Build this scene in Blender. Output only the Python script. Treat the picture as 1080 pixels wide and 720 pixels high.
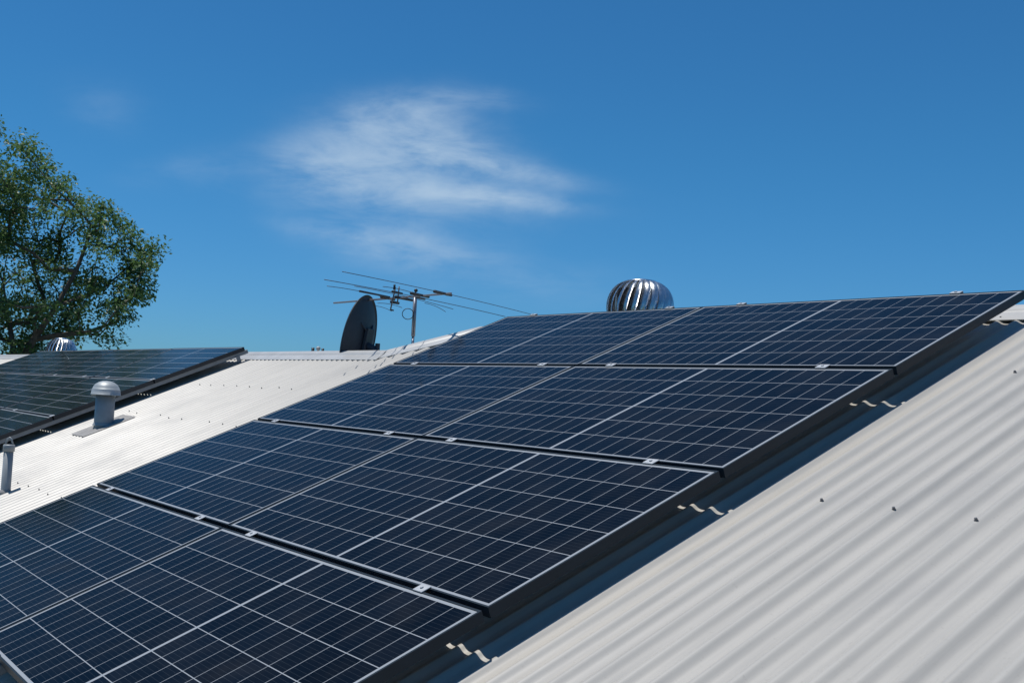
import bpy, bmesh, math, random
from mathutils import Vector, Matrix, noise
from mathutils.kdtree import KDTree
R = math.radians
random.seed(7)
for o in list(bpy.data.objects): bpy.data.objects.remove(o)
scn = bpy.context.scene
COL = scn.collection

# ------------------------------------------------------------------ camera
FOC, PPX, PPY = 1117.83, 394.4, 360.0            # pixels of a 1080 px wide picture
YAW, PIT, ROL = R(-57.681), R(3.121), R(3.5)
SL = R(22.704)                                    # pitch of the roof
CAM = Vector((5.91216, -4.861565, -0.651336))
_F = Vector((math.sin(YAW)*math.cos(PIT), math.cos(YAW)*math.cos(PIT), math.sin(PIT)))
_R = Vector((math.cos(YAW), -math.sin(YAW), 0)); _U = _R.cross(_F)
_R2 = math.cos(ROL)*_R + math.sin(ROL)*_U; _U2 = -math.sin(ROL)*_R + math.cos(ROL)*_U
cd = bpy.data.cameras.new('camera'); cam = bpy.data.objects.new('camera', cd); COL.objects.link(cam)
cam.matrix_world = Matrix(((_R2.x, _U2.x, -_F.x, CAM.x), (_R2.y, _U2.y, -_F.y, CAM.y), (_R2.z, _U2.z, -_F.z, CAM.z), (0, 0, 0, 1)))
cd.sensor_width = 36; cd.lens = FOC/1080*36; cd.shift_x = (540-PPX)/1080; cd.shift_y = 0
cd.clip_start = 0.05; cd.clip_end = 3000
scn.camera = cam

# ------------------------------------------------------------------ sky, sun, exposure
SUN = Vector((-0.235, 0.25*math.cos(SL)-math.sin(SL), 0.25*math.sin(SL)+math.cos(SL))).normalized()
sun_el = math.asin(SUN.z); sun_rot = math.atan2(SUN.x, SUN.y)
w = bpy.data.worlds.new('World'); scn.world = w; w.use_nodes = True
nt = w.node_tree; nt.nodes.clear()
class G:                                           # small helper for node graphs
    def __init__(s, nt): s.nt = nt
    def n(s, t, **k):
        a = s.nt.nodes.new(t)
        for q, v in k.items(): setattr(a, q, v)
        return a
    def put(s, sock, v):
        if isinstance(v, bpy.types.NodeSocket): s.nt.links.new(v, sock)
        elif v is not None: sock.default_value = v
    def m(s, op, a, b=None, c=None, clamp=False):
        q = s.n('ShaderNodeMath', operation=op); q.use_clamp = clamp
        s.put(q.inputs[0], a)
        if b is not None: s.put(q.inputs[1], b)
        if c is not None: s.put(q.inputs[2], c)
        return q.outputs[0]
    def mix(s, f, a, b, blend='MIX'):
        q = s.n('ShaderNodeMix', data_type='RGBA', blend_type=blend)
        s.put(q.inputs[0], f); s.put(q.inputs[6], a); s.put(q.inputs[7], b); return q.outputs[2]
    def noise(s, vec, scale, detail=3, rough=.5, dist=0, out=0):
        q = s.n('ShaderNodeTexNoise'); s.put(q.inputs['Vector'], vec)
        q.inputs['Scale'].default_value = scale; q.inputs['Detail'].default_value = detail
        q.inputs['Roughness'].default_value = rough; q.inputs['Distortion'].default_value = dist
        return q.outputs[out]
    def ramp(s, f, a, b, smooth=True):
        q = s.n('ShaderNodeMapRange'); q.interpolation_type = 'SMOOTHSTEP' if smooth else 'LINEAR'
        s.put(q.inputs[0], f); s.put(q.inputs[1], a); s.put(q.inputs[2], b); return q.outputs[0]
    def dot(s, v, d):
        q = s.n('ShaderNodeVectorMath', operation='DOT_PRODUCT'); s.put(q.inputs[0], v); q.inputs[1].default_value = d
        return q.outputs['Value']
g = G(nt)
SKY_STRENGTH = 0.068
sky = g.n('ShaderNodeTexSky', sky_type='NISHITA'); sky.sun_disc = False
sky.sun_elevation = sun_el; sky.sun_rotation = sun_rot
sky.altitude = 300; sky.air_density = 1.0; sky.dust_density = 0.35; sky.ozone_density = 1.6
hs = g.n('ShaderNodeHueSaturation'); hs.inputs['Saturation'].default_value = 1.0; hs.inputs['Hue'].default_value = 0.5
hs.inputs['Value'].default_value = 1.0

tc = g.n('ShaderNodeTexCoord'); d0 = tc.outputs['Generated']
el_ = g.ramp(g.dot(d0, (0, 0, 1)), -.02, .26)
g.put(hs.inputs['Color'], g.mix(1.0, sky.outputs[0], g.mix(el_, (.36, .82, 1.40, 1), (.30, .94, 1.38, 1)), 'MULTIPLY'))
def raydir(x, y): return (_F + (x-PPX)/FOC*_R2 - (y-PPY)/FOC*_U2).normalized()
# thin wind-drawn cirrus: its own patch of the celestial sphere
cc = raydir(445, 180)
ce = Vector((cc.y, -cc.x, 0)).normalized(); cn = ce.cross(cc)
dz = g.m('MAXIMUM', g.dot(d0, cc), .05)
s_ = g.m('DIVIDE', g.dot(d0, ce), dz); t_ = g.m('DIVIDE', g.dot(d0, cn), dz)
cx = g.n('ShaderNodeCombineXYZ'); g.put(cx.inputs[0], s_); g.put(cx.inputs[1], t_)
warp = g.n('ShaderNodeVectorMath', operation='MULTIPLY_ADD')
g.put(warp.inputs[0], g.noise(cx.outputs[0], 9, 4, .6, out=1)); warp.inputs[1].default_value = (.045, .016, 0); g.put(warp.inputs[2], cx.outputs[0])
sp = g.n('ShaderNodeSeparateXYZ'); g.put(sp.inputs[0], warp.outputs[0]); ws, wt = sp.outputs[0], sp.outputs[1]
def blob(px, py, rx, ry, ang, amp, pw=1.0):
    d = raydir(px, py); q = d.dot(cc); a = d.dot(ce)/q + .0225; b = d.dot(cn)/q + .008
    ca, sa = math.cos(R(ang)), math.sin(R(ang))
    x = g.m('SUBTRACT', ws, a); y = g.m('SUBTRACT', wt, b)
    xr = g.m('DIVIDE', g.m('ADD', g.m('MULTIPLY', x, ca), g.m('MULTIPLY', y, sa)), rx/FOC)
    yr = g.m('DIVIDE', g.m('SUBTRACT', g.m('MULTIPLY', y, ca), g.m('MULTIPLY', x, sa)), ry/FOC)
    e = g.m('EXPONENT', g.m('MULTIPLY', g.m('ADD', g.m('MULTIPLY', xr, xr), g.m('MULTIPLY', yr, yr)), -1.0))
    return g.m('MULTIPLY', e, amp)
bl = [blob(385, 178, 75, 28, 0, .55), blob(430, 120, 55, 20, 8, .55), blob(440, 145, 70, 26, -4, .40), blob(465, 162, 85, 17, -12, .55), blob(525, 178, 75, 9, -7, .50),
      blob(515, 209, 70, 9, -3, .85), blob(420, 204, 110, 26, -3, .50), blob(500, 104, 45, 9, 0, .20), blob(430, 262, 80, 20, -5, .50), blob(370, 245, 65, 10, -4, .32), blob(340, 165, 42, 24, 0, .28),
      blob(110, 110, 40, 22, -15, .08), blob(200, 180, 60, 14, 10, .08), blob(560, 300, 90, 20, 0, .10)]
acc = bl[0]
for b in bl[1:]: acc = g.m('ADD', acc, b)
mp = g.n('ShaderNodeMapping'); mp.inputs['Rotation'].default_value = (0, 0, R(7)); mp.inputs['Scale'].default_value = (1, 3.2, 1)
g.put(mp.inputs[0], cx.outputs[0])
streak = g.noise(mp.outputs[0], 11, 8, .62, .3)
fine = g.noise(cx.outputs[0], 16, 5, .5, .2)
den = g.m('MULTIPLY', acc, g.m('ADD', g.m('MULTIPLY', g.ramp(streak, .22, .80), .95), g.m('MULTIPLY', g.ramp(fine, .3, .8), .30)))
den = g.m('MULTIPLY', g.m('SUBTRACT', 1.0, g.m('EXPONENT', g.m('MULTIPLY', den, -1.6))), .88)
hgt = g.ramp(g.dot(d0, (0, 0, 1)), 0, .05)
skyc = g.mix(den, hs.outputs[0], (7.6, 9.6, 11.6, 1))
bg = g.n('ShaderNodeBackground'); g.put(bg.inputs[0], skyc); bg.inputs[1].default_value = SKY_STRENGTH
g.put(g.n('ShaderNodeOutputWorld').inputs[0], bg.outputs[0])

sl_ = bpy.data.lights.new('sun', 'SUN'); sun = bpy.data.objects.new('sun', sl_); COL.objects.link(sun)
sl_.energy = 4.3; sl_.angle = R(.53); sl_.color = (1, .955, .89)
sun.rotation_euler = SUN.to_track_quat('Z', 'Y').to_euler(); sun.location = (0, 0, 20)
vs = scn.view_settings; vs.view_transform = 'Standard'; vs.look = 'None'; vs.exposure = 0; vs.gamma = 1; vs.use_curve_mapping = False

# ------------------------------------------------------------------ helpers
VD = Vector((0, math.cos(SL), math.sin(SL))); NN = Vector((0, -math.sin(SL), math.cos(SL)))
def P3(u, v, h=0.0): return Vector((u, 0, 0)) + v*VD - h*NN          # point on the roof: u along ridge, v up the slope, h below panel glass
def atdist(x, y, D): return CAM + raydir(x, y)*D
def atz(x, y, z):
    d = raydir(x, y); return CAM + d*((z-CAM.z)/d.z)
def obj(name, bm, mat, parent=None, smooth=False, **props):
    me = bpy.data.meshes.new(name); bm.to_mesh(me); bm.free()
    if isinstance(mat, (list, tuple)):
        for m_ in mat: me.materials.append(m_)
    elif mat: me.materials.append(mat)
    if smooth:
        for p in me.polygons: p.use_smooth = True
    o = bpy.data.objects.new(name, me); COL.objects.link(o)
    if parent: o.parent = parent
    for k, v in props.items(): o[k] = v
    return o
def thing(name, label, cat, loc=(0, 0, 0), rot=(0, 0, 0), group=None):
    o = bpy.data.objects.new(name, None); COL.objects.link(o); o.location = loc; o.rotation_euler = rot
    o.empty_display_size = .1
    o['label'] = label; o['category'] = cat
    if group: o['group'] = group
    return o
def box(bm, c, s, M=None):
    r = bmesh.ops.create_cube(bm, size=1); vs_ = r['verts']
    T = Matrix.Translation(Vector(c)) @ Matrix.Diagonal((s[0], s[1], s[2], 1))
    if M is not None: T = M @ T
    bmesh.ops.transform(bm, matrix=T, verts=vs_); return vs_
def bevel(bm, w_, seg=2):
    bmesh.ops.bevel(bm, geom=list(bm.edges), offset=w_, segments=seg, affect='EDGES', profile=.5)
def tube(bm, a, b, r1, r2=None, seg=12, caps=True):
    a, b = Vector(a), Vector(b); r2 = r1 if r2 is None else r2
    d = b-a; L_ = d.length
    T = Matrix.Translation((a+b)/2) @ d.to_track_quat('Z', 'Y').to_matrix().to_4x4()
    return bmesh.ops.create_cone(bm, cap_ends=caps, segments=seg, radius1=r1, radius2=r2, depth=L_, matrix=T)['verts']
def lathe(bm, prof, seg=40, M=None):
    rings = []
    for r, z in prof:
        if r < 1e-6: rings.append([bm.verts.new((0, 0, z))]); continue
        rings.append([bm.verts.new((r*math.cos(2*math.pi*i/seg), r*math.sin(2*math.pi*i/seg), z)) for i in range(seg)])
    for A, B in zip(rings, rings[1:]):
        for i in range(seg):
            j = (i+1) % seg
            if len(A) == 1: bm.faces.new((A[0], B[j], B[i])) if len(B) > 1 else None
            elif len(B) == 1: bm.faces.new((A[i], A[j], B[0]))
            else: bm.faces.new((A[i], A[j], B[j], B[i]))
    if M is not None: bmesh.ops.transform(bm, matrix=M, verts=[v for r_ in rings for v in r_])
    bmesh.ops.recalc_face_normals(bm, faces=bm.faces)
def path_tube(bm, pts, r, seg=8, closed=False):
    pts = [Vector(p) for p in pts]; n = len(pts); rings = []
    for i, p in enumerate(pts):
        if closed: t = pts[(i+1) % n]-pts[i-1]
        else: t = pts[min(i+1, n-1)]-pts[max(i-1, 0)]
        q = t.to_track_quat('Z', 'Y')
        rr = r[i] if isinstance(r, (list, tuple)) else r
        rings.append([bm.verts.new(p + q @ Vector((rr*math.cos(2*math.pi*k/seg), rr*math.sin(2*math.pi*k/seg), 0))) for k in range(seg)])
    for i in range(n if closed else n-1):
        A, B = rings[i], rings[(i+1) % n]
        for k in range(seg): bm.faces.new((A[k], A[(k+1) % seg], B[(k+1) % seg], B[k]))
    if not closed:
        bm.faces.new(rings[0][::-1]); bm.faces.new(rings[-1])

# ------------------------------------------------------------------ materials
def mat(name, col, rough=.5, metal=0, spec=.5, var=0, vscale=20, bump=0, bscale=200, coat=0, stretch=None, rvar=0):
    m_ = bpy.data.materials.new(name); m_.use_nodes = True; t = m_.node_tree; t.nodes.clear(); q = G(t)
    b = q.n('ShaderNodeBsdfPrincipled'); q.put(q.n('ShaderNodeOutputMaterial').inputs[0], b.outputs[0])
    b.inputs['Roughness'].default_value = rough; b.inputs['Metallic'].default_value = metal
    b.inputs['Specular IOR Level'].default_value = spec; b.inputs['Coat Weight'].default_value = coat
    tc = q.n('ShaderNodeTexCoord'); v = tc.outputs['Object']
    if stretch:
        mp = q.n('ShaderNodeMapping'); mp.inputs['Scale'].default_value = stretch; q.put(mp.inputs[0], v); v = mp.outputs[0]
    if var:
        n_ = q.noise(v, vscale, 5, .6)
        f = q.ramp(n_, .25, .75)
        lo = tuple(c*(1-var) for c in col[:3])+(1,); hi = tuple(min(1, c*(1+var)) for c in col[:3])+(1,)
        q.put(b.inputs['Base Color'], q.mix(f, lo, hi))
        if rvar: q.put(b.inputs['Roughness'], q.m('MULTIPLY_ADD', n_, rvar*2, rough-rvar))
    else: b.inputs['Base Color'].default_value = tuple(col[:3])+(1,)
    if bump:
        bp = q.n('ShaderNodeBump'); bp.inputs['Strength'].default_value = bump; bp.inputs['Distance'].default_value = .002
        q.put(bp.inputs['Height'], q.noise(v, bscale, 3)); q.put(b.inputs['Normal'], bp.outputs[0])
    return m_

def roof_material():
    m_ = bpy.data.materials.new('painted_steel_roof'); m_.use_nodes = True; t = m_.node_tree; t.nodes.clear(); q = G(t)
    b = q.n('ShaderNodeBsdfPrincipled'); q.put(q.n('ShaderNodeOutputMaterial').inputs[0], b.outputs[0])
    tc = q.n('ShaderNodeTexCoord'); o = tc.outputs['Object']
    sp = q.n('ShaderNodeSeparateXYZ'); q.put(sp.inputs[0], o)
    # sheet by sheet tone (each sheet covers 0.76 m), dirt streaks run down the slope
    sheet = q.n('ShaderNodeTexWhiteNoise', noise_dimensions='1D')
    q.put(sheet.inputs[1], q.m('FLOOR', q.m('DIVIDE', q.m('ADD', sp.outputs[0], .31), .815)))
    mp = q.n('ShaderNodeMapping'); mp.inputs['Scale'].default_value = (14, .55, .55); q.put(mp.inputs[0], o)
    st = q.noise(mp.outputs[0], 1.6, 6, .65)
    blot = q.noise(o, 2.2, 5, .6, .4)
    speck = q.noise(o, 70, 3, .6)
    base = q.mix(q.m('MULTIPLY', sheet.outputs[0], .5), (.435, .417, .380, 1), (.400, .386, .356, 1))
    base = q.mix(q.m('MULTIPLY', q.ramp(st, .42, .72), .36), base, (.27, .265, .25, 1))
    base = q.mix(q.m('MULTIPLY', q.ramp(blot, .48, .75), .32), base, (.30, .295, .285, 1))
    base = q.mix(q.m('MULTIPLY', q.ramp(speck, .62, .76), .25), base, (.25, .23, .205, 1))
    q.put(b.inputs['Base Color'], base)
    q.put(b.inputs['Roughness'], q.m('MULTIPLY_ADD', blot, .14, .36))
    b.inputs['Specular IOR Level'].default_value = .38
    bp = q.n('ShaderNodeBump'); bp.inputs['Strength'].default_value = .25; bp.inputs['Distance'].default_value = .003
    mp2 = q.n('ShaderNodeMapping'); mp2.inputs['Scale'].default_value = (4, 1.3, 1.3); q.put(mp2.inputs[0], o)
    q.put(bp.inputs['Height'], q.noise(mp2.outputs[0], 3, 4)); q.put(b.inputs['Normal'], bp.outputs[0])
    return m_

def cell_material(name, L_, W_, dark, light, line, rough):
    """Half-cut monocrystalline module face seen through solar glass, in panel metres."""
    m_ = bpy.data.materials.new(name); m_.use_nodes = True; t = m_.node_tree; t.nodes.clear(); q = G(t)
    b = q.n('ShaderNodeBsdfPrincipled'); q.put(q.n('ShaderNodeOutputMaterial').inputs[0], b.outputs[0])
    tc = q.n('ShaderNodeTexCoord'); sp = q.n('ShaderNodeSeparateXYZ'); q.put(sp.inputs[0], tc.outputs['Object'])
    x, y = sp.outputs[0], sp.outputs[1]
    mar = .0190; mid = .0065; cw = (L_/2-.0205-mid)/10; chh = (W_-2*mar)/6
    ax = q.m('ABSOLUTE', x)
    cxn = q.m('DIVIDE', q.m('SUBTRACT', ax, mid), cw); cyn = q.m('DIVIDE', q.m('ADD', y, W_/2-mar), chh)
    def near(v, w_, cell):                         # 1 near integer lines, half width w_
        f = q.m('ABSOLUTE', q.m('SUBTRACT', q.m('FRACT', q.m('ADD', v, .5)), .5))
        return q.m('LESS_THAN', q.m('MULTIPLY', f, cell), w_)
    lx = near(cxn, line[0], cw); ly = near(cyn, line[1], chh)
    out = q.m('MAXIMUM', q.m('LESS_THAN', cxn, 0.0), q.m('GREATER_THAN', cxn, 10.0))
    out = q.m('MAXIMUM', out, q.m('MAXIMUM', q.m('LESS_THAN', cyn, 0.0), q.m('GREATER_THAN', cyn, 6.0)))
    mask = q.m('MAXIMUM', q.m('MAXIMUM', q.m('MULTIPLY', lx, line[2]), ly), out)
    bus = near(q.m('MULTIPLY', cyn, 9), .00045, chh/9)            # ribbons run along the long side
    ci = q.n('ShaderNodeCombineXYZ'); q.put(ci.inputs[0], q.m('ADD', q.m('FLOOR', cxn), q.m('MULTIPLY', q.m('SIGN', x), 20))); q.put(ci.inputs[1], q.m('FLOOR', cyn))
    oi = q.n('ShaderNodeObjectInfo'); q.put(ci.inputs[2], q.m('MULTIPLY', oi.outputs['Random'], 50))
    wn = q.n('ShaderNodeTexWhiteNoise'); q.put(wn.inputs[0], ci.outputs[0])
    cell = q.mix(wn.outputs[0], dark, light)
    cell = q.mix(q.m('MULTIPLY', bus, .35), cell, (.07, .085, .10, 1))
    dust = q.noise(tc.outputs['Object'], 3.5, 6, .65)
    grid = q.mix(mask, cell, (.29, .315, .34, 1))
    q.put(b.inputs['Base Color'], q.mix(q.m('MULTIPLY', q.ramp(dust, .35, .85), .025), grid, (.42, .38, .33, 1)))
    q.put(b.inputs['Roughness'], q.m('MULTIPLY_ADD', q.ramp(dust, .3, .8), .10, rough))
    b.inputs['IOR'].default_value = 1.125; b.inputs['Specular IOR Level'].default_value = .5
    bp = q.n('ShaderNodeBump'); bp.inputs['Strength'].default_value = .06; bp.inputs['Distance'].default_value = .001
    q.put(bp.inputs['Height'], q.noise(tc.outputs['Object'], 9, 2)); q.put(b.inputs['Normal'], bp.outputs[0])
    return m_

M_roof = roof_material()
M_cap = mat('ridge_cap_paint', (.43, .43, .42), .4, var=.08, vscale=6, bump=.1, bscale=30)
M_blackal = mat('black_anodised_aluminium', (.013, .022, .031), .5, metal=.0, spec=.18, var=.12, vscale=12, rvar=.05)
M_alu = mat('mill_aluminium', (.42, .44, .46), .5, metal=.2, var=.1, vscale=60, rvar=.08)
M_rail = mat('anodised_rail', (.20, .22, .24), .45, metal=.3, var=.08, vscale=15)
M_screw = mat('galvanised_screw', (.17, .17, .18), .4, metal=.7, var=.2, vscale=300)
M_rubber = mat('washer_rubber', (.03, .03, .03), .8)
M_back = mat('white_backsheet', (.6, .6, .6), .6)
M_black = mat('black_plastic', (.02, .021, .023), .5, var=.2, vscale=60)
M_dishm = mat('dish_grey_paint', (.022, .030, .045), .55, var=.15, vscale=9)
M_pvc = mat('grey_painted_pvc', (.27, .29, .30), .45, var=.10, vscale=14, bump=.1, bscale=60)
M_cowl = mat('galvanised_cowl', (.36, .39, .40), .5, metal=.25, var=.12, vscale=12, rvar=.08)
M_flash = mat('weathered_flashing', (.29, .28, .265), .6, metal=.1, var=.2, vscale=12, bump=.2, bscale=60)
M_steel = mat('bright_turbine_metal', (.86, .87, .88), .24, metal=1, var=.08, vscale=18, bump=.25, bscale=22, rvar=.06)
M_steeldark = mat('dark_steel_and_vane_shade', (.05, .05, .055), .6, metal=.3)  # mast clamp and shaft steel; also the added drum that darkens the vane gaps
M_mast = mat('galvanised_mast', (.30, .32, .37), .45, metal=.6, var=.15, vscale=30)
M_elem = mat('aerial_rod', (.10, .11, .13), .5, metal=.5)
M_boom = mat('aerial_boom', (.26, .25, .26), .5, metal=.3)
M_render = mat('rendered_wall', (.55, .52, .46), .9, var=.1, vscale=4, bump=.4, bscale=80)
M_gutter = mat('gutter_paint', (.55, .55, .54), .4, var=.06)
M_bark = mat('bark', (.085, .07, .055), .9, var=.35, vscale=6, bump=.8, bscale=25, stretch=(1, 1, .25))
M_grass = mat('lawn', (.06, .09, .03), .95, var=.4, vscale=1.5, bump=.5, bscale=40)
LP, WP, GC, PITCH = 1.762, 1.038, .006, 1.0617
M_cellA = cell_material('solar_cells_blue', LP, WP, (.0022, .0036, .0065, 1), (.0036, .0060, .0110, 1), (.0013, .0017, .85), .09)
L2, W2 = 1.757, .933
M_black2 = mat('dark_anodised_aluminium', (.022, .025, .030), .4, metal=.2, var=.12, vscale=12)
M_cellB = cell_material('solar_cells_dark', L2, W2, (.005, .008, .008, 1), (.008, .012, .012, 1), (.0012, .0028, .5), .10)

# ------------------------------------------------------------------ ground
bm = bmesh.new(); bmesh.ops.create_grid(bm, x_segments=2, y_segments=2, size=1500)
gr = obj('ground', bm, M_grass, kind='structure'); gr.location = (0, 0, -5.2)

# ------------------------------------------------------------------ house
CPITCH, AMP, HR = .0815, .0081, .140
U0, U1, VE = -24.0, 12.0, -7.6
CR0 = 3.80                                          # a crest lies here (screwed)
def apex_v(u):
    if u < -1.03: return -.43
    if u > -.53: return .14
    return -.43 + (u+1.03)/.5*.57
house = thing('house', 'low pitched house roofed in off-white corrugated steel under the solar panels', 'house', P3(0, -3, .15)-Vector((0, 0, 4)))
HI = house.matrix_world.copy(); HI = Matrix.Translation(house.location).inverted()
def hobj(name, bm, m_, smooth=False, parent=None, **k):
    bmesh.ops.transform(bm, matrix=HI, verts=bm.verts); return obj(name, bm, m_, parent or house, smooth, **k)
def corr(u):
    a = 2*math.pi*(u-CR0)/CPITCH
    return AMP*math.cos(a) + .0014*(math.cos(2*a+.15)-1)
def wob(u, v): return .0035*math.exp(-((u-4.035)/.016)**2) + .0016*noise.noise(Vector((u*22, v*.5, 7)))*.5 + .0016*noise.noise(Vector((u*.9, v*.7, 3.1))) + .0010*noise.noise(Vector((u*3.1, v*1.7, 9)))
bm = bmesh.new()
NS = 16; nu = int((U1-U0)/CPITCH*NS)
vsamp = [0, .012, .03, .06, .1, .15, .2, .25, .3, .35, .4, .45, .5, .55, .6, .65, .7, .75, .8, .85, .9, .95, 1]
prev = None
for i in range(nu+1):
    u = U0 + i*CPITCH/NS; va = apex_v(u)+.0; col_ = []
    lap = .0008 if (math.floor((u+.31)/.815) % 2) else 0
    for s in vsamp:
        v = va + (VE-va)*s
        col_.append(bm.verts.new(P3(u, v, HR - corr(u) - lap - wob(u, v))))
    if prev:
        for a in range(len(vsamp)-1): bm.faces.new((prev[a], prev[a+1], col_[a+1], col_[a]))
    prev = col_
hobj('roof_sheeting', bm, M_roof, True)
bm = bmesh.new(); prev = None                        # rear slope falling away behind the ridge
for i in range(0, nu+1, 4):
    u = U0 + i*CPITCH/NS; va = apex_v(u); A = P3(u, va, HR); col_ = []
    for s in (0, 3, 6.5):
        col_.append(bm.verts.new(A + Vector((0, s*math.cos(SL), -s*math.sin(SL))) + Vector((0, math.sin(SL), math.cos(SL)))*(corr(u)-.003)))
    if prev:
        for a in range(2): bm.faces.new((prev[a], col_[a], col_[a+1], prev[a+1]))
    prev = col_
hobj('rear_roof_sheeting', bm, M_roof, True)

def ridge_cap(pts_top, pts_low, name):
    """folded capping: rolled top, fold line, flange with turned-down lip; swept along the ridge"""
    bm = bmesh.new(); rows = []
    prof = [(0.0, .105), (.16, .107), (.30, .112), (.36, .1185), (.40, .1165), (.44, .1200), (.97, .1290), (1.0, .1300), (1.0, .1355)]
    for (tu, tv), (lu, lv) in zip(pts_top, pts_low):
        row = [P3(tu+(lu-tu)*f, tv+(lv-tv)*f, h) for f, h in prof]
        ap = P3(tu, tv, .105)
        back = [ap + Vector((0, .20*math.cos(SL)*k, -.20*math.sin(SL)*k - .02*k)) for k in (.15, 1)]
        rows.append([bm.verts.new(p) for p in back[::-1]+row])
    for A, B in zip(rows, rows[1:]):
        for k in range(len(A)-1): bm.faces.new((A[k], A[k+1], B[k+1], B[k]))
    bmesh.ops.recalc_face_normals(bm, faces=bm.faces)
    return hobj(name, bm, M_cap)
def span(u0, u1, v, n): return [(u0+(u1-u0)*i/n, v+.002*math.sin(i*1.7)) for i in range(n+1)]
ridge_cap(span(U0, -1.01, -.43, 12), span(U0, -.955, -.585, 12), 'ridge_cap')
ridge_cap([(-1.05, -.45), (-.80, -.165), (-.53, .14)], [(-.995, -.575), (-.72, -.325), (-.43, -.010)], 'ridge_cap')
ridge_cap(span(-.54, U1, .14, 8), span(-.45, U1, -.010, 8), 'ridge_cap')
bm = bmesh.new()                                     # body of the house below the roof
pr = [P3(0, VE+.5, .25), P3(0, -.6, .25)]; zb = -5.2
prof = [(pr[0].y, zb), (pr[0].y, pr[0].z), (pr[1].y, pr[1].z), (pr[1].y+5.4*math.cos(SL), pr[1].z-5.4*math.sin(SL)), (pr[1].y+5.4*math.cos(SL), zb)]
fa = [bm.verts.new((U0+.4, y, z)) for y, z in prof]; fb = [bm.verts.new((U1-.4, y, z)) for y, z in prof]
bm.faces.new(fa); bm.faces.new(fb[::-1])
for i in range(5): bm.faces.new((fa[i], fb[i], fb[(i+1) % 5], fa[(i+1) % 5]))
bmesh.ops.recalc_face_normals(bm, faces=bm.faces); hobj('wall', bm, M_render)
bm = bmesh.new(); e = P3(0, VE, .15)
for a, b, c, d in ((-.14, -.12, -.12, .005), (-.14, .02, -.115, .003), (-.0, -.1, -.1, .003)): pass
box(bm, ((U0+U1)/2, e.y-.07, e.z-.11), (U1-U0, .13, .004)); box(bm, ((U0+U1)/2, e.y-.135, e.z-.06), (U1-U0, .004, .10)); box(bm, ((U0+U1)/2, e.y+.0, e.z-.09), (U1-U0, .02, .16))
hobj('gutter', bm, M_gutter)

# roof screws the photo shows, each with its washer
def screw(u, v, k=1.0):
    c = P3(u, v, HR-AMP-wob(u, v)); Rm = Matrix.Translation(c) @ Matrix.Rotation(SL, 4, 'X')
    b2 = bmesh.new(); bmesh.ops.create_cone(b2, cap_ends=True, segments=14, radius1=.0085*k, radius2=.0075*k, depth=.003, matrix=Rm @ Matrix.Translation((0, 0, .0015)))
    bmesh.ops.create_cone(b2, cap_ends=True, segments=6, radius1=.0058*k, radius2=.0054*k, depth=.006, matrix=Rm @ Matrix.Translation((0, 0, .006)))
    hobj('roof_screw', b2, M_screw)
def crest(k): return CR0 + k*CPITCH
for k, v in ((0, -1.99), (3, -1.99), (6, -1.99), (9, -1.99), (0, -.72), (3, -.72), (-5, .02)): screw(crest(k), v, .75)
for v, u0, u1 in ((-1.27, -3.0, -1.0), (-1.98, -3.0, -.6), (-3.24, -1.7, -.5)):
    k = math.ceil((u0-CR0)/CPITCH/3)*3
    while crest(k) < u1:
        if not (-2.80 < crest(k) < -2.36 and -2.55 < v < -1.98) and random.random() < .8: screw(crest(k), v+random.uniform(-.02, .02), .62)
        k += 3

# ------------------------------------------------------------------ solar panels
def make_panel(L_, W_, cellm, framem, name='solar_panel'):
    root = thing(name, 'x', 'solar panel')
    # frame: top lip, side wall, bottom flange
    b2 = bmesh.new(); T = .035; lip = .0055; fl = .024
    def bar(cx_, cy_, sx, sy, z0, z1): box(b2, (cx_, cy_, (z0+z1)/2), (sx, sy, z1-z0))
    for s in (-1, 1):
        bar(0, s*(W_/2-.001), L_-.0, .002, -T, 0); bar(s*(L_/2-.001), 0, .002, W_-.0041, -T+.0001, -.0001)
        bar(0, s*(W_/2-.002-lip/2), L_-.0042, lip, -.0022, -.0002); bar(s*(L_/2-.002-lip/2), 0, lip, W_-2*lip-.0045, -.0021, -.0003)
        bar(0, s*(W_/2-.002-fl/2), L_-.0044, fl, -T, -T+.002); bar(s*(L_/2-.002-fl/2), 0, fl, W_-2*fl-.005, -T, -T+.002)
    obj('frame', b2, framem, root)
    b2 = bmesh.new(); box(b2, (0, 0, -.0038), (L_-.0046, W_-.0046, .0028)); obj('cell_glass', b2, cellm, root)
    b2 = bmesh.new(); box(b2, (0, 0, -.0062), (L_-.006, W_-.006, .0018)); obj('backsheet', b2, M_back, root)
    b2 = bmesh.new(); box(b2, (0, 0, -.018), (.09, .06, .018)); bevel(b2, .003); obj('junction_box', b2, M_black, root)
    return root
def copy_tree(o, parent=None):
    c = o.copy(); COL.objects.link(c)
    if parent: c.parent = parent
    for ch in o.children: copy_tree(ch, c)
    return c
rowname = ['top row', 'second row', 'third row', 'nearest row']
colname = ['left one', 'right one']
pA = make_panel(LP, WP, M_cellA, M_blackal); first = True
rng = random.Random(3)
for r_ in range(4):
    for c_ in range(2):
        o = pA if first else copy_tree(pA); first = False
        o.location = P3(c_*(LP+GC)+LP/2, -(r_*PITCH+WP/2), 0)
        o.rotation_euler = (SL+R(rng.uniform(-.05, .05)), R(rng.uniform(-.04, .04)), 0)
        o['label'] = 'navy solar panel, %s in the %s of the large near array' % (colname[c_], rowname[r_])
        o['category'] = 'solar panel'; o['group'] = 'solar panels of the large near array'
ARR2_U, ARR2_V, PU2, PV2 = -3.17, -.605, 1.777, .947
pB = make_panel(L2, W2, M_cellB, M_black2); first = True
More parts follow.
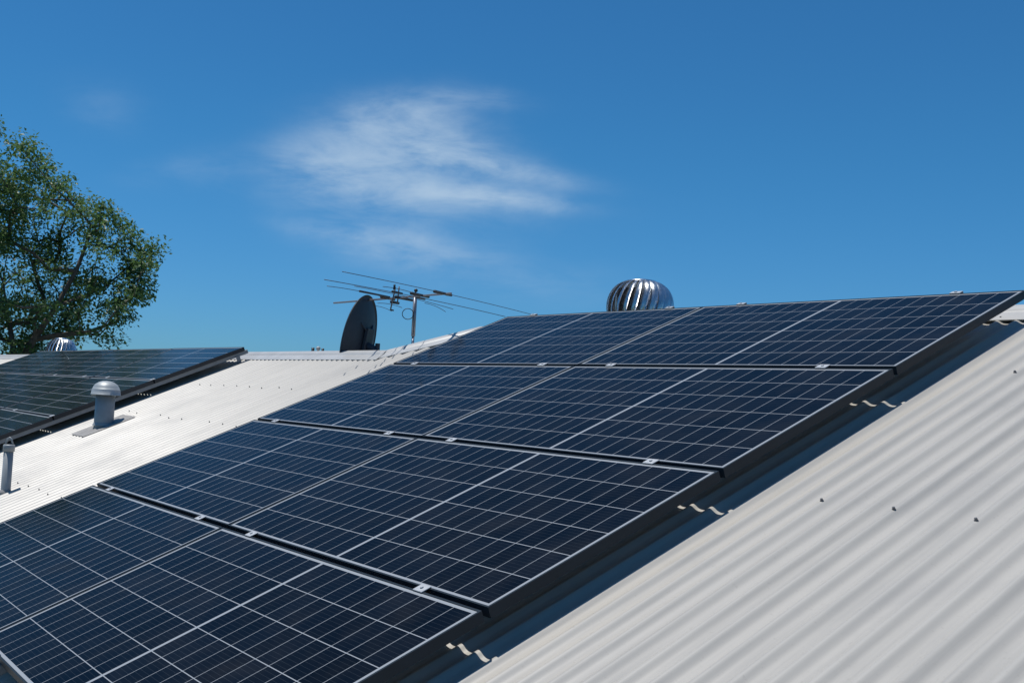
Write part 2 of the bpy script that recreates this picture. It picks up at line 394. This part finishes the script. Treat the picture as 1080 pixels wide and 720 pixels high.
rows2 = ['top row', 'second row', 'third row']; cols2 = ['rightmost', 'second from the right', 'third from the right', 'leftmost']
for r_ in range(3):
    for c_ in range(4):
        if r_ == 2 and c_ > 1: continue
        o = pB if first else copy_tree(pB); first = False
        o.location = P3(ARR2_U-c_*PU2-L2/2, ARR2_V-r_*PV2-W2/2, 0)
        o.rotation_euler = (SL+R(rng.uniform(-.1, .1)), R(rng.uniform(-.1, .1)), 0)
        o['label'] = 'dark greenish solar panel in the far left array, %s, %s' % (rows2[r_], cols2[c_])
        o['category'] = 'solar panel'; o['group'] = 'solar panels of the far left array'

# rails with feet and clamps
def rail(u, v0, v1, clamps, label, group, feet=True):
    t = thing('mounting_rail', label, 'rail', P3(u, v1, .132), (SL, 0, 0), group)
    Lr = v1-v0                                       # local: y up the slope from the top end, z out of the roof
    b2 = bmesh.new(); box(b2, (0, -Lr/2, .132-.0365-.018), (.036, Lr, .036)); bevel(b2, .003, 1); obj('rail', b2, M_rail, t)
    n = max(2, round(Lr/1.3))
    for i in range(n+1):
        y = -.12-(Lr-.24)*i/n
        b2 = bmesh.new(); box(b2, (.026, y, .035), (.005, .04, .07)); box(b2, (.045, y, .003), (.04, .04, .005)); tube(b2, (.05, y, .005), (.05, y, .014), .006, seg=6)
        obj('roof_foot', b2, M_rail, t)
    for cv, kind in clamps:
        y = cv-v1
        b2 = bmesh.new()
        wv = .040 if kind == 'mid' else .026
        vs_ = box(b2, (0, y, .132+.0022), (.048, wv, .004)); bevel(b2, .001, 1)
        tube(b2, (0, y, .132+.004), (0, y, .132+.0085), .0065, seg=6)
        if kind == 'end': box(b2, (0, y+.017, .132-.017), (.048, .005, .040))
        obj('panel_clamp', b2, M_alu, t)
names = ['leftmost mounting rail under the large near array', 'second mounting rail from the left under the large near array',
         'third mounting rail from the left under the large near array', 'rightmost mounting rail under the large near array']
for u, nm in zip((.27, 1.50, 2.02, 3.22), names):
    rail(u, -4.27, .035, [(.008, 'end')]+[(-(k*PITCH-.012), 'mid') for k in (1, 2, 3)]+[(-4.232, 'end')], 'aluminium '+nm+'', 'mounting rails of the large near array')
for i, u in enumerate((-3.205, -4.45, -5.2, -6.3)):
    rail(u, -3.45, -.57, [(ARR2_V-PV2+.011, 'mid'), (ARR2_V-2*PV2+.011, 'mid')],
         ['grey mounting rail along the right edge of the far left array', 'mounting rail under the right half of the far left array',
          'mounting rail left of the first seam of the far left array', 'third hidden rail in from the edge of the far left array'][i], 'mounting rails of the far left array')

# ------------------------------------------------------------------ mushroom vent on its flashing
vb = P3(-2.60, -2.27, .14)
t = thing('roof_vent', 'grey mushroom-capped roof vent standing on a grey flashing between the two arrays', 'roof vent', vb)
b2 = bmesh.new(); lathe(b2, [(.079, -.03), (.079, .02), (.078, .27), (.071, .27), (.071, -.03)], 40); obj('pipe', b2, M_pvc, t, True)
b2 = bmesh.new(); lathe(b2, [(.0, .372), (.03, .370), (.060, .361), (.086, .345), (.103, .324), (.110, .305), (.1135, .303), (.1145, .300), (.119, .262), (.1225, .260), (.1225, .256), (.115, .257), (.110, .295), (.0, .35)], 44)
obj('cap', b2, M_cowl, t, True)
b2 = bmesh.new()
b2.free()
for k in range(3):
    a = k*2.094+.4; b2 = bmesh.new(); box(b2, (.096, 0, .27), (.040, .004, .05), Matrix.Rotation(a, 4, 'Z')); obj('bracket', b2, M_cowl, t)
b2 = bmesh.new(); prev = None                        # flashing dressed over the corrugations
for i in range(46):
    u = -2.765+.365*i/45; q = []
    for v in (-2.50, -2.27, -2.04):
        q.append(b2.verts.new(P3(u, v, HR-AMP-.004+max(0, -corr(u))*.5) - vb))
    if prev:
        for a in range(2): b2.faces.new((prev[a], q[a], q[a+1], prev[a+1]))
    prev = q
for f_ in list(b2.faces): pass
obj('flashing', b2, M_flash, t, True)
b2 = bmesh.new(); lathe(b2, [(.090, 0), (.087, .008), (.082, .018), (.080, .026), (.079, .026)], 36, Matrix.Translation((0, 0, .005))); obj('boot', b2, M_pvc, t, True)

# ------------------------------------------------------------------ slim pipe with a lifting eye
pb = P3(-1.47, -3.37, .14)
t = thing('vent_pipe', 'slim grey vent pipe with a hooked cap at the left edge of the roof', 'pipe', pb)
b2 = bmesh.new(); lathe(b2, [(.033, -.04), (.032, .30), (.0, .30)], 28); obj('pipe', b2, M_pvc, t, True)
b2 = bmesh.new(); lathe(b2, [(.032, .278), (.039, .279), (.039, .318), (.036, .324), (.0, .326)], 28); obj('cap', b2, M_pvc, t, True)
b2 = bmesh.new(); rv = _R
path_tube(b2, [rv*-.026+Vector((0, 0, .324)), rv*-.012+Vector((0, 0, .362)), Vector((0, 0, .372)), rv*.012+Vector((0, 0, .362)), rv*.026+Vector((0, 0, .324))], .0065, 8); obj('hook', b2, M_pvc, t, True)
b2 = bmesh.new(); lathe(b2, [(.044, .0), (.042, .008), (.035, .018), (.033, .022)], 28); obj('boot', b2, M_flash, t, True)

# ------------------------------------------------------------------ turbine ventilators
def turbine(loc, base_z, rad, hh, label, twist=.75, nv=22, lean=(0, 0)):
    t = thing('turbine_vent', label, 'roof ventilator', (loc.x, loc.y, base_z), (lean[0], lean[1], 0), 'turbine ventilators on the ridge')
    zc = loc.z-base_z
    def prof(s):                                     # s 0 bottom .. 1 top
        a = -1.02+s*(1.02+1.30); return rad*math.cos(a*.98)**.70 if math.cos(a*.98) > 0 else 0, hh*math.sin(a)
    b2 = bmesh.new(); da = 2*math.pi/nv; ns = 20; nw = 5
    for k in range(nv):
        prev = None
        for i in range(ns+1):
            s = i/ns; r, z = prof(s); row = []
            for j in range(nw+1):
                w_ = j/nw; ang = -(k*da + w_*da*.95 + twist*(s-.5)*-.55)
                rr = r*(1.0 - .15*(w_**1.3) + .03*math.sin(w_*math.pi)) + .002
                row.append(b2.verts.new((rr*math.cos(ang), rr*math.sin(ang), zc+z)))
            if prev:
                for j in range(nw): b2.faces.new((prev[j], prev[j+1], row[j+1], row[j]))
            prev = row
    bmesh.ops.solidify(b2, geom=list(b2.faces), thickness=.0012)
    obj('vanes', b2, M_steel, t, True)
    b2 = bmesh.new(); rt, zt = prof(1)
    lathe(b2, [(0, zc+zt+.018), (rt*.5, zc+zt+.015), (rt*1.04, zc+zt+.003), (rt*1.08, zc+zt-.006), (0, zc+zt-.008)], 36); obj('top_plate', b2, M_steel, t, True)
    b2 = bmesh.new(); rb, zb_ = prof(0)
    lathe(b2, [(rb*1.06, zc+zb_+.02), (rb*1.08, zc+zb_-.01), (rb*.96, zc+zb_-.02), (rb*.93, 0), (rb*1.5, -.01), (rb*1.5, -.02), (rb*.9, -.02), (rb*.9, zc+zb_)], 36); obj('base_collar', b2, M_steel, t, True)
    b2 = bmesh.new(); tube(b2, (0, 0, 0), (0, 0, zc+zt), .012); tube(b2, (0, 0, zc-.14), (0, 0, zc+.13), rad*.70, seg=24); obj('spindle_and_shade_drum', b2, M_steeldark, t, True)  # thin shaft, plus a wide dark drum added as the shade between the vanes
    return t
T1 = atdist(675, 323.5, 8.35)
turbine(T1, T1.z-.42, .250, .203, 'shiny silver turbine ventilator behind the top edge of the large near array')
T2 = atdist(64.5, 371.5, 17.3)
turbine(T2, T2.z-.42, .235, .22, 'silver turbine ventilator in front of the tree behind the far left array', twist=.6)

# ------------------------------------------------------------------ satellite dish
Dc = atdist(377.3, 360, 9.1)
face = (math.cos(R(9))*(-math.cos(R(24))*_R + math.sin(R(24))*Vector((_F.x, _F.y, 0)).normalized()) + math.sin(R(9))*Vector((0, 0, 1))).normalized()
Zb = face; Xb = Vector((0, 0, 1)).cross(Zb).normalized(); Yb = Zb.cross(Xb)
base = Dc - face*.16; base.z -= .70
t = thing('satellite_dish', 'dark grey satellite dish seen from behind, standing behind the ridge', 'satellite dish', base)
MD = Matrix.Translation(Dc-base) @ Matrix(((Xb.x, Yb.x, Zb.x, 0), (Xb.y, Yb.y, Zb.y, 0), (Xb.z, Yb.z, Zb.z, 0), (0, 0, 0, 1)))
b2 = bmesh.new(); ax_, ay_, dep = .325, .400, .070; rings = []
for i in range(13):
    q = i/12; rings.append([b2.verts.new((ax_*q*math.cos(a*math.pi/28), ay_*q*math.sin(a*math.pi/28), dep*(q*q-1))) for a in range(56)] if i else [b2.verts.new((0, 0, -dep))])
for A, B in zip(rings, rings[1:]):
    for k in range(56):
        if len(A) == 1: b2.faces.new((A[0], B[k], B[(k+1) % 56]))
        else: b2.faces.new((A[k], B[k], B[(k+1) % 56], A[(k+1) % 56]))
rim = [b2.verts.new((v.co.x*1.022, v.co.y*1.022, v.co.z-.012)) for v in rings[-1]]
for k in range(56): b2.faces.new((rings[-1][k], rim[k], rim[(k+1) % 56], rings[-1][(k+1) % 56]))
bmesh.ops.recalc_face_normals(b2, faces=b2.faces); bmesh.ops.solidify(b2, geom=list(b2.faces), thickness=.003)
bmesh.ops.transform(b2, matrix=MD, verts=b2.verts); obj('reflector', b2, M_dishm, t, True)
b2 = bmesh.new()
box(b2, (0, -.02, -dep-.02), (.13, .30, .03)); bevel(b2, .004, 1)
for s in (-1, 1):
    tube(b2, (s*.05, .10, -dep-.02), (s*.12, .16, -dep*.75), .007); tube(b2, (s*.05, -.14, -dep-.02), (s*.20, -.26, -dep*.45), .009)
tube(b2, (0, -.02, -dep-.02), (0, -.05, -dep-.13), .035)
bmesh.ops.transform(b2, matrix=MD, verts=b2.verts); obj('back_bracket', b2, M_dishm, t)
pm = MD @ Vector((0, -.06, -dep-.13))
b2 = bmesh.new(); tube(b2, pm+Vector((0, 0, .08)), Vector((pm.x, pm.y, -.02)), .021, seg=16); box(b2, (pm.x, pm.y, -.01), (.16, .16, .012)); obj('post', b2, M_dishm, t)
b2 = bmesh.new(); A = MD @ Vector((0, -ay_*.98, -.01)); B = MD @ Vector((0, -.30, .42)); tube(b2, A, B, .012); obj('feed_arm', b2, M_dishm, t)
b2 = bmesh.new(); tube(b2, B, B+(MD.to_3x3() @ Vector((0, .10, -.11))).normalized()*.11, .022, .030, seg=18); obj('receiver', b2, M_black, t)

# ------------------------------------------------------------------ television aerial
MT = Vector((-1.273, .0594, .1955)); mb = Vector((MT.x+.012, MT.y-.006, 0))
ar = P3(mb.x, apex_v(mb.x), HR); mb.z = ar.z-(mb.y-ar.y)*math.tan(SL)-.0
t = thing('tv_antenna', 'grey television aerial with long thin rods on a short mast behind the ridge', 'antenna', mb)
W = lambda p: Vector(p)-mb
b2 = bmesh.new(); z1 = MT.z+.035
tube(b2, (0, 0, 0), W((mb.x, mb.y, MT.z-.30)), .011, .011); tube(b2, W((mb.x, mb.y, MT.z-.31)), W((MT.x, MT.y, z1)), .0165, seg=16); obj('mast', b2, M_mast, t, True)
b2 = bmesh.new(); tube(b2, (0, 0, -.01), (0, 0, .012), .05, seg=16); box(b2, (0, 0, .06), (.05, .03, .05)); obj('mast_clamp', b2, M_steeldark, t)
zz = MT.z
def rod(a, b, r=.0025, z=zz): 
    b3 = bmesh.new(); A, B = atz(a[0], a[1], z), atz(b[0], b[1], z); n = 10; sag = .012
    path_tube(b3, [W(A.lerp(B, i/n)) - Vector((0, 0, sag*(2*i/n-1)**2)) for i in range(n+1)], r, 8); obj('element', b3, M_elem, t, True)
def rod3(A, B, r=.0035):
    b3 = bmesh.new(); tube(b3, W(A), W(B), r, seg=8); obj('element', b3, M_elem, t, True)
Bl, Br = atz(352, 319.5, zz), atz(476, 309.3, zz)
b2 = bmesh.new(); box(b2, (0, 0, 0), ((Br-Bl).length, .014, .014)); bevel(b2, .002, 1)
dB = (Br-Bl).normalized()
bmesh.ops.transform(b2, matrix=Matrix.Translation(W((Bl+Br)/2)) @ dB.to_track_quat('X', 'Z').to_matrix().to_4x4(), verts=b2.verts); obj('boom', b2, M_boom, t)
rod((361, 284.5), (567, 331.8)); rod((342, 293), (533, 332.5), .0028)
rod((345, 300), (411, 313.5)); rod((448, 318), (470, 327.4)); rod((374, 300), (478, 324.5)); rod((404, 300.5), (446, 311))
rod((393, 321), (413, 326.8)); rod((398, 318.2), (424, 323))
def lump(px_, py_, L_, r, ang=None, dz_=0):
    c = atz(px_, py_, zz); c = c + Vector((0, 0, dz_)); d = Vector((-.37, .93, 0)) if ang is None else ang
    b3 = bmesh.new(); r *= .8; tube(b3, W(c-d*L_/2), W(c+d*L_/2), r, r*.8, seg=10); bevel(b3, r*.2, 1); obj('insulator', b3, M_black, t, True)
for a in ((395.5, 310.2, .42, .011), (409, 314.5, .20, .015), (416.5, 319, .12, .018), (427, 315, .28, .017), (443, 311.2, .26, .017), (444, 314.5, .12, .013), (466, 309, .22, .016), (473.5, 310.8, .08, .015), (419, 308.5, .14, .013), (413.5, 327, .05, .011)): lump(*a)
UPV = Vector((0, 0, 1))
for (x0, y0), (x1, y1) in (((417, 303), (412, 326)), ((421, 302), (419, 321)), ((438.5, 306), (438, 313))):
    A = atdist(x0, y0, 8.72); B = atdist(x1, y1, 8.72); rod3(A, B, .006)
lump(416, 302.8, .04, .013, UPV); c = atdist(438.7, 306.3, 8.72)
b3 = bmesh.new(); bmesh.ops.create_icosphere(b3, subdivisions=2, radius=.016, matrix=Matrix.Translation(W(c))); obj('insulator', b3, M_black, t, True)
c = atdist(430.2, 331, 8.7)
b3 = bmesh.new(); path_tube(b3, [W(c + .046*(math.cos(a*math.pi/16)*_R2 + math.sin(a*math.pi/16)*_U2*.95)) + .004*a/32*_F for a in range(32)], .0032, 8, True)
path_tube(b3, [W(c+_R2*.046), W(c+_R2*.056+_U2*.03), W(atdist(437.5, 320, 8.72))], .0032, 8)
path_tube(b3, [W(c+_R2*.046-_U2*.01), W(atdist(436.8, 340, 8.7)), W(atdist(435.2, 357, 8.7))], .0035, 8); obj('cable_loop', b3, M_black, t, True)

# small fittings standing on the ridge
fp = atdist(333.5, 368.6, 9.62)
t = thing('ridge_fitting', 'tiny black and white fitting on the ridge left of the satellite dish', 'fitting', fp)
b2 = bmesh.new(); tube(b2, -_R*.03+Vector((0, 0, -.06)), -_R*.03+Vector((0, 0, .016)), .014); obj('black_cap', b2, M_black, t, True)
b2 = bmesh.new(); lathe(b2, [(.010, -.07), (.012, 0), (.020, .004), (.020, .018), (.012, .028), (0, .031)], 18, Matrix.Translation(_R*.018)); obj('white_cap', b2, M_cap, t, True)
b2 = bmesh.new(); tube(b2, _R*.06+Vector((0, 0, -.06)), _R*.06+Vector((0, 0, .014)), .012); obj('black_cap', b2, M_black, t, True)

# ------------------------------------------------------------------ trees
def leaf_material(name, c1, c2, c3):
    m_ = bpy.data.materials.new(name); m_.use_nodes = True; tt = m_.node_tree; tt.nodes.clear(); q = G(tt)
    geo = q.n('ShaderNodeNewGeometry'); rnd = geo.outputs['Random Per Island']
    tc = q.n('ShaderNodeTexCoord'); big = q.ramp(q.noise(tc.outputs['Object'], .9, 3), .35, .65)
    col_ = q.mix(rnd, c1, c2); col_ = q.mix(q.m('MULTIPLY', big, .6), col_, c3)
    b = q.n('ShaderNodeBsdfPrincipled'); q.put(b.inputs['Base Color'], col_); b.inputs['Roughness'].default_value = .45; b.inputs['Specular IOR Level'].default_value = .4
    tr = q.n('ShaderNodeBsdfTranslucent'); q.put(tr.inputs[0], q.mix(.5, col_, (.10, .16, .03, 1)))
    mx = q.n('ShaderNodeMixShader'); mx.inputs[0].default_value = .45; q.put(mx.inputs[1], b.outputs[0]); q.put(mx.inputs[2], tr.outputs[0])
    q.put(q.n('ShaderNodeOutputMaterial').inputs[0], mx.outputs[0]); return m_
M_leaf = leaf_material('tree_foliage', (.065, .135, .045, 1), (.14, .25, .09, 1), (.09, .175, .075, 1))
M_leaf2 = leaf_material('dark_foliage', (.03, .05, .018, 1), (.06, .09, .03, 1), (.04, .07, .03, 1))

def inside(p, poly):
    x, y = p; c = False; n = len(poly)
    for i in range(n):
        x0, y0 = poly[i]; x1, y1 = poly[(i+1) % n]
        if (y0 > y) != (y1 > y) and x < (x1-x0)*(y-y0)/(y1-y0)+x0: c = not c
    return c
def make_tree(name, label, base, axis, outline, depth, forks, nclump, nleaf, lsize, seed, lm, clump_r):
    """outline: (lateral, height) metres of the crown; depth: half thickness; forks: polylines of main limbs in (lateral, depth, height, radius)"""
    rg = random.Random(seed); ax = axis.normalized(); dp = Vector((-ax.y, ax.x, 0))
    def Wd(l, d, h): return ax*l + dp*d + Vector((0, 0, h))
    root = thing(name, label, 'tree', base)
    ls = [p[0] for p in outline]; hs_ = [p[1] for p in outline]; l0, l1, h0, h1 = min(ls), max(ls), min(hs_), max(hs_)
    lc = (l0+l1)/2; hc = h0*.55+h1*.45
    clumps = []
    while len(clumps) < nclump:
        l = rg.uniform(l0, l1); h = rg.uniform(h0, h1)
        if not inside((l, h), outline): continue
        # thickness shrinks towards the rim
        rr = math.hypot((l-lc)/(l1-l0)*2, (h-hc)/(h1-h0)*2); D = depth*math.sqrt(max(.05, 1-min(.95, rr*rr*.9)))
        d = rg.uniform(-D, D)
        dens = noise.noise(Vector((l*.42+seed, d*.42, h*.5)))
        if dens < -.16 and rg.random() < .7: continue
        clumps.append((l, d, h))
    nodes = []                                        # (pos, parent, fixed radius)
    for f in forks:
        par = f[0]; pts = f[1]
        prev_i = par
        for q, (l, d, h) in enumerate(pts):
            nodes.append([Wd(l, d, h), prev_i, 0]); prev_i = len(nodes)-1
    # grow twigs: connect each clump to the best lower node through intermediate points
    order = sorted(clumps, key=lambda c: (Wd(*c)-nodes[3][0]).length)
    tips = []
    for c in order:
        P_ = Wd(*c)
        best = None
        for i, nd in enumerate(nodes):
            dv = P_-nd[0]; L_ = dv.length
            cost = L_ + max(0, -dv.z)*1.3 + (.25*len(nodes)/400)
            if best is None or cost < best[0]: best = (cost, i, L_)
        i = best[1]; n_ = max(1, int(best[2]/.45)); A = nodes[i][0].copy(); prev_i = i
        for k in range(1, n_+1):
            f = k/n_; p = A.lerp(P_, f) + Vector((rg.gauss(0, .05), rg.gauss(0, .05), rg.gauss(0, .04)+.10*math.sin(f*math.pi)*best[2]*.25))
            nodes.append([p, prev_i, 0]); prev_i = len(nodes)-1
        tips.append(prev_i)
    wt = [0.0]*len(nodes)
    for i in tips: wt[i] += 1
    for i in range(len(nodes)-1, 0, -1):
        wt[nodes[i][1]] += wt[i] if nodes[i][1] >= 0 else 0
    R0 = max(wt)
    rad = [max(.009, .18*(x/R0)**.48) for x in wt]
    b2 = bmesh.new()
    for i, nd in enumerate(nodes):
        if nd[1] < 0: continue
        r1 = min(rad[nd[1]], rad[i]*1.5); big_ = r1 > .05
        tube(b2, nodes[nd[1]][0], nd[0], r1, rad[i], seg=10 if big_ else 5, caps=False)
    obj('trunk', b2, M_bark, root, True)
    vts = []; fcs = []
    for ci in tips:
        c = nodes[ci][0]; cr = clump_r*rg.uniform(.6, 1.25); n_ = int(nleaf*rg.uniform(.55, 1.3)*(cr/clump_r)**1.6)
        for k in range(n_):
            v = Vector((rg.gauss(0, 1), rg.gauss(0, 1), rg.gauss(0, .7))); v.normalize(); v *= cr*rg.random()**.45
            p = c+v; s = lsize*rg.uniform(.6, 1.35)
            dr = Vector((rg.gauss(0, 1), rg.gauss(0, 1), rg.gauss(-.25, .6))); dr.normalize()
            up = Vector((rg.gauss(0, .6), rg.gauss(0, .6), 1)); sd = dr.cross(up); 
            if sd.length < .01: continue
            sd.normalize(); nn_ = sd.cross(dr)
            b0 = len(vts)
            vts += [p, p+dr*s*.5+sd*s*.26+nn_*s*.06, p+dr*s, p+dr*s*.5-sd*s*.26+nn_*s*.06]
            fcs += [(b0, b0+1, b0+2, b0+3)]
    me = bpy.data.meshes.new('crown'); me.from_pydata([tuple(v) for v in vts], [], fcs); me.materials.append(lm)
    o = bpy.data.objects.new('crown', me); COL.objects.link(o); o.parent = root
    return root
TD = 30.0
tb = atdist(25, 372, TD); tb.z = -5.2
axis = Vector((_R.x, _R.y, 0))
def LH(px, py):
    d = raydir(px, py); k = TD/ (d.dot(Vector((_F.x, _F.y, 0)).normalized())) * .966; p = CAM+d*k - tb
    return (p.dot(axis), p.z)
print('tree frame', LH(25, 372), LH(180, 265), LH(20, 135), LH(125, 365))
ol = [LH(*q) for q in ((-190, 330), (-200, 230), (-120, 140), (-40, 125), (22, 136), (46, 160), (56, 188), (70, 200), (100, 209), (113, 222), (132, 222), (145, 240), (160, 262), (176, 262), (172, 290), (160, 312), (158, 328), (140, 342), (112, 362), (90, 380), (40, 385), (-60, 390))]
fk = [(-1, [(0, 0, 0), (.05, 0, 2), (-.05, .05, 3.6), (-.15, 0, 4.8)]),
      (3, [(-.55, .3, 6.0), (-.9, .5, 7.2), (-.8, .6, 8.6)]),
      (3, [(.35, -.3, 5.6), (.9, -.4, 6.5), (1.3, -.2, 7.5), (1.5, 0, 8.4)]),
      (8, [(1.9, .3, 7.1), (2.7, .4, 7.9)]),
      (2, [(-1.3, -.6, 5.2), (-2.4, -.9, 6.4), (-3.2, -1, 7.6)]),
      (7, [(1.4, .8, 5.9), (2.2, 1.2, 6.3)])]
make_tree('tree', 'large open-crowned green tree rising behind the far left array', tb, axis, ol, 2.7, fk, 420, 175, .12, 11, M_leaf, .43)
tb2 = atdist(-60, 372, 37); tb2.z = -5.2
ol2 = [(-5, 4.2), (-5.5, 7), (-3, 9.2), (0, 9.8), (2, 9.0), (3.2, 7.2), (4.6, 6.2), (4.8, 4.6), (2, 4.0)]
fk2 = [(-1, [(0, 0, 0), (0, 0, 2), (.1, 0, 3.4), (.2, 0, 4.6)]), (3, [(-1, 0, 6), (-1.6, .4, 7.4)]), (3, [(1, .3, 5.6), (2.2, .2, 6.4)])]
make_tree('tree', 'darker tree standing behind the large one at the left edge of the picture', tb2, axis, ol2, 2.2, fk2, 120, 90, .16, 5, M_leaf2, .6)
